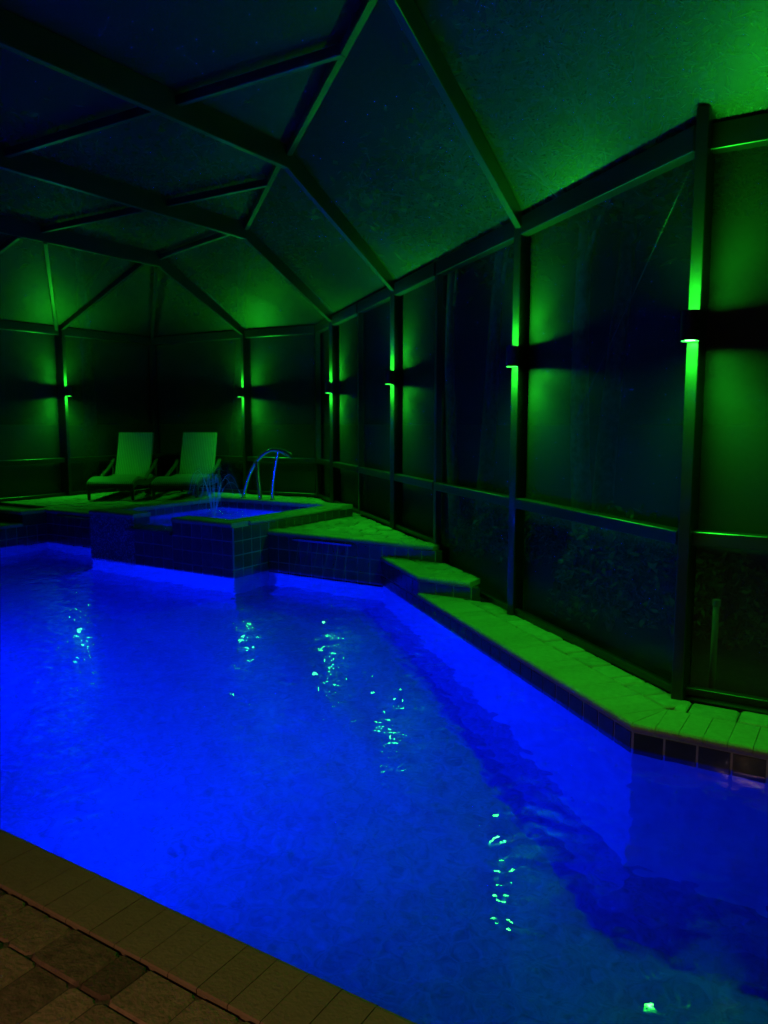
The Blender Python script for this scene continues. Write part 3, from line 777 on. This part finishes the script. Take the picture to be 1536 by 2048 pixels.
# ------------------------------------------------------------------ sheer descents
def cascade(x0, x1, y, label, streams):
    o = root('cascade', ((x0+x1)/2, y, .1), label, 'waterfall')
    MB().box(x0, x1, y-.035, y-.010, .222, .240).build('steel_lip', 'metal', o)
    for i, (x, l) in enumerate(streams):
        pts = [(x+random.uniform(-.003,.003), y-.032-.05*s-.05*s*s, .228-(.228-ZW)*l*s) for s in [k/6 for k in range(7)]]
        MB().tube(pts, .003, 6, .0012).build('stream', 'spray', o, smooth=True)
cascade(-5.22, -4.45, 6.55, 'steel waterfall slot with trickles in the tile wall right of the spa', [(-5.14,1),(-5.0,.8),(-4.88,.9),(-4.74,.85),(-4.62,.95),(-4.5,1)])
cascade(-9.30, -7.98, 6.55, 'steel waterfall slot with trickles in the tile wall left of the spa', [(-9.20,1),(-8.75,.5),(-8.42,.6),(-8.12,.6)])

# ------------------------------------------------------------------ spa grab rail
gr = root('grab_rail', (-7.1, 8.10, SZ), 'polished curved steel grab rail behind the spa', 'rail')
def bez(p0, p1, p2, p3, n=16):
    p0, p1, p2, p3 = map(Vector, (p0, p1, p2, p3))
    return [p0*(1-t)**3 + p1*3*t*(1-t)**2 + p2*3*t*t*(1-t) + p3*t**3 for t in [k/n for k in range(n+1)]]
yr = 8.10; GX = .07
arch = bez((-7.42,yr,SZ), (-7.36,yr,.78), (-7.12,yr,1.10), (-6.86,yr,1.12)) + bez((-6.86,yr,1.12), (-6.74,yr,1.125), (-6.66,yr,1.10), (-6.57,yr,1.05), 8)[1:]
MB().tube([p+Vector((GX,0,0)) for p in arch], .025, 12).build('rail', 'chrome', gr, smooth=True, auto=.9)
arch2 = bez((-6.88,yr+.05,1.10), (-6.78,yr+.05,1.11), (-6.70,yr+.05,1.06), (-6.60,yr+.05,1.02), 8)
MB().tube([p+Vector((GX,0,0)) for p in arch2], .020, 12).build('rail', 'chrome', gr, smooth=True, auto=.9)
MB().tube(bez((-6.85,yr+.03,SZ), (-6.86,yr+.03,.66), (-6.79,yr+.03,.9), (-6.74,yr+.03,1.09)), .024, 12).build('upright', 'chrome', gr, smooth=True, auto=.9)
MB().tube(bez((-6.99,yr-.06,SZ), (-7.00,yr-.06,.60), (-7.05,yr-.05,.8), (-7.09,yr,.95)), .028, 12).build('upright', 'chrome', gr, smooth=True, auto=.9)
for x, y in ((-7.35,yr),(-6.85,yr+.03),(-6.99,yr-.06)):
    v = lathe([(.0,.004),(.038,.004),(.034,.014),(.0225,.02)], 16); v.v = [(a+x, b+y, c+SZ-.003) for a, b, c in v.v]
    v.build('flange', 'chrome', gr, smooth=True, auto=.6)

# ------------------------------------------------------------------ loungers
def uv_slab(name, prof, w, th, m, parent, n=1):
    """curved slab: prof is a list of (y,z) along the length; width w; thickness th; UVs in metres"""
    me = bpy.data.meshes.new(name); bm = bmesh.new(); uvl = bm.loops.layers.uv.new('UVMap')
    rows = []; s = 0; dist = []
    for i, (y, z) in enumerate(prof):
        if i: s += math.hypot(y-prof[i-1][0], z-prof[i-1][1])
        dist.append(s)
        a = prof[max(i-1, 0)]; b = prof[min(i+1, len(prof)-1)]
        ty, tz = b[0]-a[0], b[1]-a[1]; l = math.hypot(ty, tz); ny, nz = -tz/l, ty/l
        e = .012
        rows.append([bm.verts.new((-w/2, y-ny*e, z-nz*e)), bm.verts.new((-w/2+e, y, z)), bm.verts.new((w/2-e, y, z)), bm.verts.new((w/2, y-ny*e, z-nz*e)),
                     bm.verts.new((w/2, y-ny*th, z-nz*th)), bm.verts.new((-w/2, y-ny*th, z-nz*th))])
    for i in range(len(rows)-1):
        for j in range(6):
            k = (j+1) % 6
            f = bm.faces.new((rows[i][j], rows[i][k], rows[i+1][k], rows[i+1][j]))
            for lp, (ii, jj) in zip(f.loops, ((i, j), (i, k), (i+1, k), (i+1, j))): lp[uvl].uv = (rows[ii][jj].co.x, dist[ii])
    for f in (bm.faces.new(rows[0][::-1]), bm.faces.new(rows[-1])):
        for lp in f.loops: lp[uvl].uv = (lp.vert.co.x, lp.vert.co.z)
    bmesh.ops.recalc_face_normals(bm, faces=bm.faces)
    bm.to_mesh(me); bm.free(); me.materials.append(M[m])
    o = bpy.data.objects.new(name, me); COL.objects.link(o); o.parent = parent
    return o
def make_lounger(loc, rz, label):
    """foot end at the origin, head towards +Y"""
    r = root('sun_lounger', loc, label, 'sun lounger', 'wicker loungers on the raised deck', rz)
    w = .70
    prof = [(-.03,.255),(.0,.285),(.08,.312),(.2,.336),(.32,.343),(.46,.336),(.6,.318),(.75,.303),(.9,.298),(1.05,.303),(1.2,.312),(1.28,.316)]
    uv_slab('seat', prof, w, .045, 'wicker', r)
    ang = R(64); hy, hz = 1.27, .312
    bp = [(hy + math.cos(ang)*s + .025*math.sin(s/.78*math.pi), hz + math.sin(ang)*s) for s in [k*.78/10 for k in range(11)]]
    uv_slab('backrest', bp, .59, .04, 'wicker', r)
    for s in (-1, 1):
        x = s*(w/2-.02)
        # side rail follows the seat
        mb = MB(); pts = [(y, z-.047) for y, z in prof[1:]] + [(1.62, .285)]
        for (y0, z0), (y1, z1) in zip(pts, pts[1:]): mb.bar((x, y0, z0-.045), (x, y1+.003, z1-.045), .04, .088)
        mb.build('side_rail', 'wicker_frame', r, local=True)
        for y in (.03, 1.57):
            MB().tube([(x, y, 0), (x, y, .12), (x, y, .235)], .022, 8, .032).build('leg', 'wicker_frame', r, smooth=True, local=True, auto=.8)
        ap = bez((x+s*.02,.70,.27), (x+s*.03,.92,.39), (x+s*.03,1.15,.36), (x+s*.03,1.50,.55), 12)
        mb = MB()
        for p, q in zip(ap, ap[1:]): mb.bar(p, q+(q-p)*.05, .055, .028)
        mb.build('armrest', 'wicker_frame', r, local=True)
        MB().bar((x+s*.02,1.44,.25), (x+s*.03,1.46,.515), .035, .035, (0,1,0)).build('arm_support', 'wicker_frame', r, local=True)
    # front apron with an arched lower edge
    mb = MB(); nn = 14; vs = []
    for k in range(nn+1):
        x = -w/2+.012 + (w-.024)*k/nn; zb = .12 + .065*math.sin(math.pi*k/nn)
        for y in (.005, .04): vs += [(x, y, zb), (x, y, .256)]
    fs = []
    for k in range(nn):
        a, b = k*4, (k+1)*4
        fs += [(a, b, b+1, a+1), (a+2, a+3, b+3, b+2), (a, a+2, b+2, b), (a+1, b+1, b+3, a+3)]
    fs += [(0,1,3,2), (nn*4, nn*4+2, nn*4+3, nn*4+1)]
    mb.add(vs, fs).build('apron', 'wicker_frame', r, local=True)
    MB().bar((-.30,1.60,.262), (.30,1.60,.262), .04, .06).build('cross_bar', 'wicker_frame', r, local=True)
    MB().bar((0,1.585,.26), (0,1.515,.58), .025, .025).build('back_stay', 'wicker_frame', r, local=True)
    return r
def old(x, y): return (.849*x - .5285*0 + 0, 0)
def O(x, y):
    """from camera-aligned ground coordinates (right, forward) to the pool's axes"""
    c, s = math.cos(R(31.9)), math.sin(R(31.9))
    return (c*x - s*y, s*x + c*y)
l1 = O(-4.20, 11.85); l2 = O(-3.20, 11.80)
make_lounger((l1[0], l1[1], .299), R(31.9+3), 'wicker sun lounger, the left and nearer of the two')
make_lounger((l2[0], l2[1], .299), R(31.9-1), 'wicker sun lounger behind the spa fountain, the right one')

# ------------------------------------------------------------------ garden outside
def shrub(loc, rx, rz, nleaf, label, seed, ls=.035, group='shrubs outside the screen'):
    random.seed(seed)
    r = root('shrub', loc, label, 'shrub', group)
    mb = MB()
    for i in range(nleaf):
        a = random.uniform(0, 6.283); ct = random.uniform(-.25, 1); st = math.sqrt(max(0, 1-ct*ct))
        rr = random.uniform(.72, 1.04) * (1 + .14*math.sin(3*a+seed)+.10*math.sin(7*a+ct*5))
        c = Vector((math.cos(a)*st*rx*rr, math.sin(a)*st*rx*rr, rz*.35+ct*rz*.65*rr))
        d = Vector((random.gauss(0,1), random.gauss(0,1), random.gauss(0,1)+.3)).normalized(); e = d.cross(Vector((random.gauss(0,1), random.gauss(0,1), random.gauss(0,1)))).normalized()
        s_ = ls*random.uniform(.7, 1.4)
        mb.add([c-d*s_, c+e*s_*.45, c+d*s_, c-e*s_*.45], [(0,1,2,3)])
    mb.build('foliage', 'leaf', r, local=True)
    st_ = MB()
    for i in range(6):
        a = i*1.05; st_.tube([(0,0,-.02),(math.cos(a)*rx*.25, math.sin(a)*rx*.25, rz*.4),(math.cos(a)*rx*.55, math.sin(a)*rx*.55, rz*.8)], .015, 5, .005)
    st_.build('stem', 'bark', r, local=True)
    return r
def og(x, y): p = O(x, y); return (p[0], p[1], -.30)
shrub(og(1.95,6.55), .50, 1.0, 3200, 'rounded leafy shrub outside, behind the widest screen panel', 1)
shrub(og(2.42,6.3), .38, .75, 2200, 'lower leafy shrub right of the rounded one outside', 2)
shrub(og(2.75,6.0), .40, .70, 2200, 'low shrub outside behind the white pipe', 3)
shrub(og(1.6,9.4), .7, .9, 2600, 'shrub outside between the slim step post and second lamp post', 4)

def tree(loc, h, rad, lean, label, seed, crown_r=1.6):
    random.seed(seed)
    r = root('tree', loc, label, 'tree', 'trees beyond the enclosure')
    pts = []
    for k in range(10):
        s_ = k/9; pts.append((lean[0]*s_+.06*math.sin(s_*5+seed), lean[1]*s_+.06*math.cos(s_*4+seed), h*s_-.02))
    mb = MB(); mb.tube(pts, rad, 9, rad*.35)
    top = Vector(pts[-1]); tips = [top]
    for i in range(7):
        s_ = random.uniform(.55, .95); b = Vector((lean[0]*s_, lean[1]*s_, h*s_)); a = random.uniform(0, 6.28)
        e = b + Vector((math.cos(a), math.sin(a), random.uniform(.3, .8)))*crown_r*.7
        mb.tube([b, (b+e)/2+Vector((0,0,.1)), e], rad*.3, 6, rad*.08); tips.append(e)
    mb.build('trunk', 'bark', r, smooth=True, local=True)
    cm = MB()
    for i in range(2200):
        c0 = random.choice(tips); c = c0 + Vector((random.gauss(0,.4), random.gauss(0,.4), random.gauss(0,.3)))*crown_r*.6
        d = Vector((random.gauss(0,1), random.gauss(0,1), random.gauss(0,.6))).normalized(); e = d.cross(Vector((random.gauss(0,1), random.gauss(0,1), 1))).normalized()
        s_ = random.uniform(.05, .11)
        cm.add([c-d*s_, c+e*s_*.4, c+d*s_, c-e*s_*.4], [(0,1,2,3)])
    cm.build('crown', 'leaf', r, local=True)
tree(og(1.30,11.0), 6.5, .13, (.55,.2), 'leaning slim tree outside, left of the second lamp post', 1)
tree(og(1.05,11.6), 6.0, .10, (-.2,.3), 'slim straight tree beside the leaning one outside', 2)
tree(og(2.35,8.9), 6.5, .13, (-.25,.2), 'left trunk of the tree pair behind the widest screen panel', 3)
tree(og(2.62,9.1), 6.8, .14, (.1,.3), 'right trunk of the tree pair behind the widest screen panel', 4)
tree(og(-3.6,18.5), 7.0, .18, (.2,.3), 'tall tree beyond the far wall behind the loungers', 5, 2.2)
tree(og(-6.5,17.0), 7.0, .18, (-.2,.3), 'tall tree beyond the left wall corner', 6, 2.2)

pp = root('standpipe', og(2.21,5.06), 'thin white upright pipe outside the end wall screen', 'pipe')
MB().tube([(pp.location.x, pp.location.y, -.31), (pp.location.x+.003, pp.location.y+.01, .28)], .021, 12).build('pipe', 'pvc', pp, smooth=True)
MB().tube([(pp.location.x+.003, pp.location.y+.01, .28), (pp.location.x+.003, pp.location.y+.01, .32)], .027, 12).build('cap', 'pvc', pp, smooth=True, auto=.8)
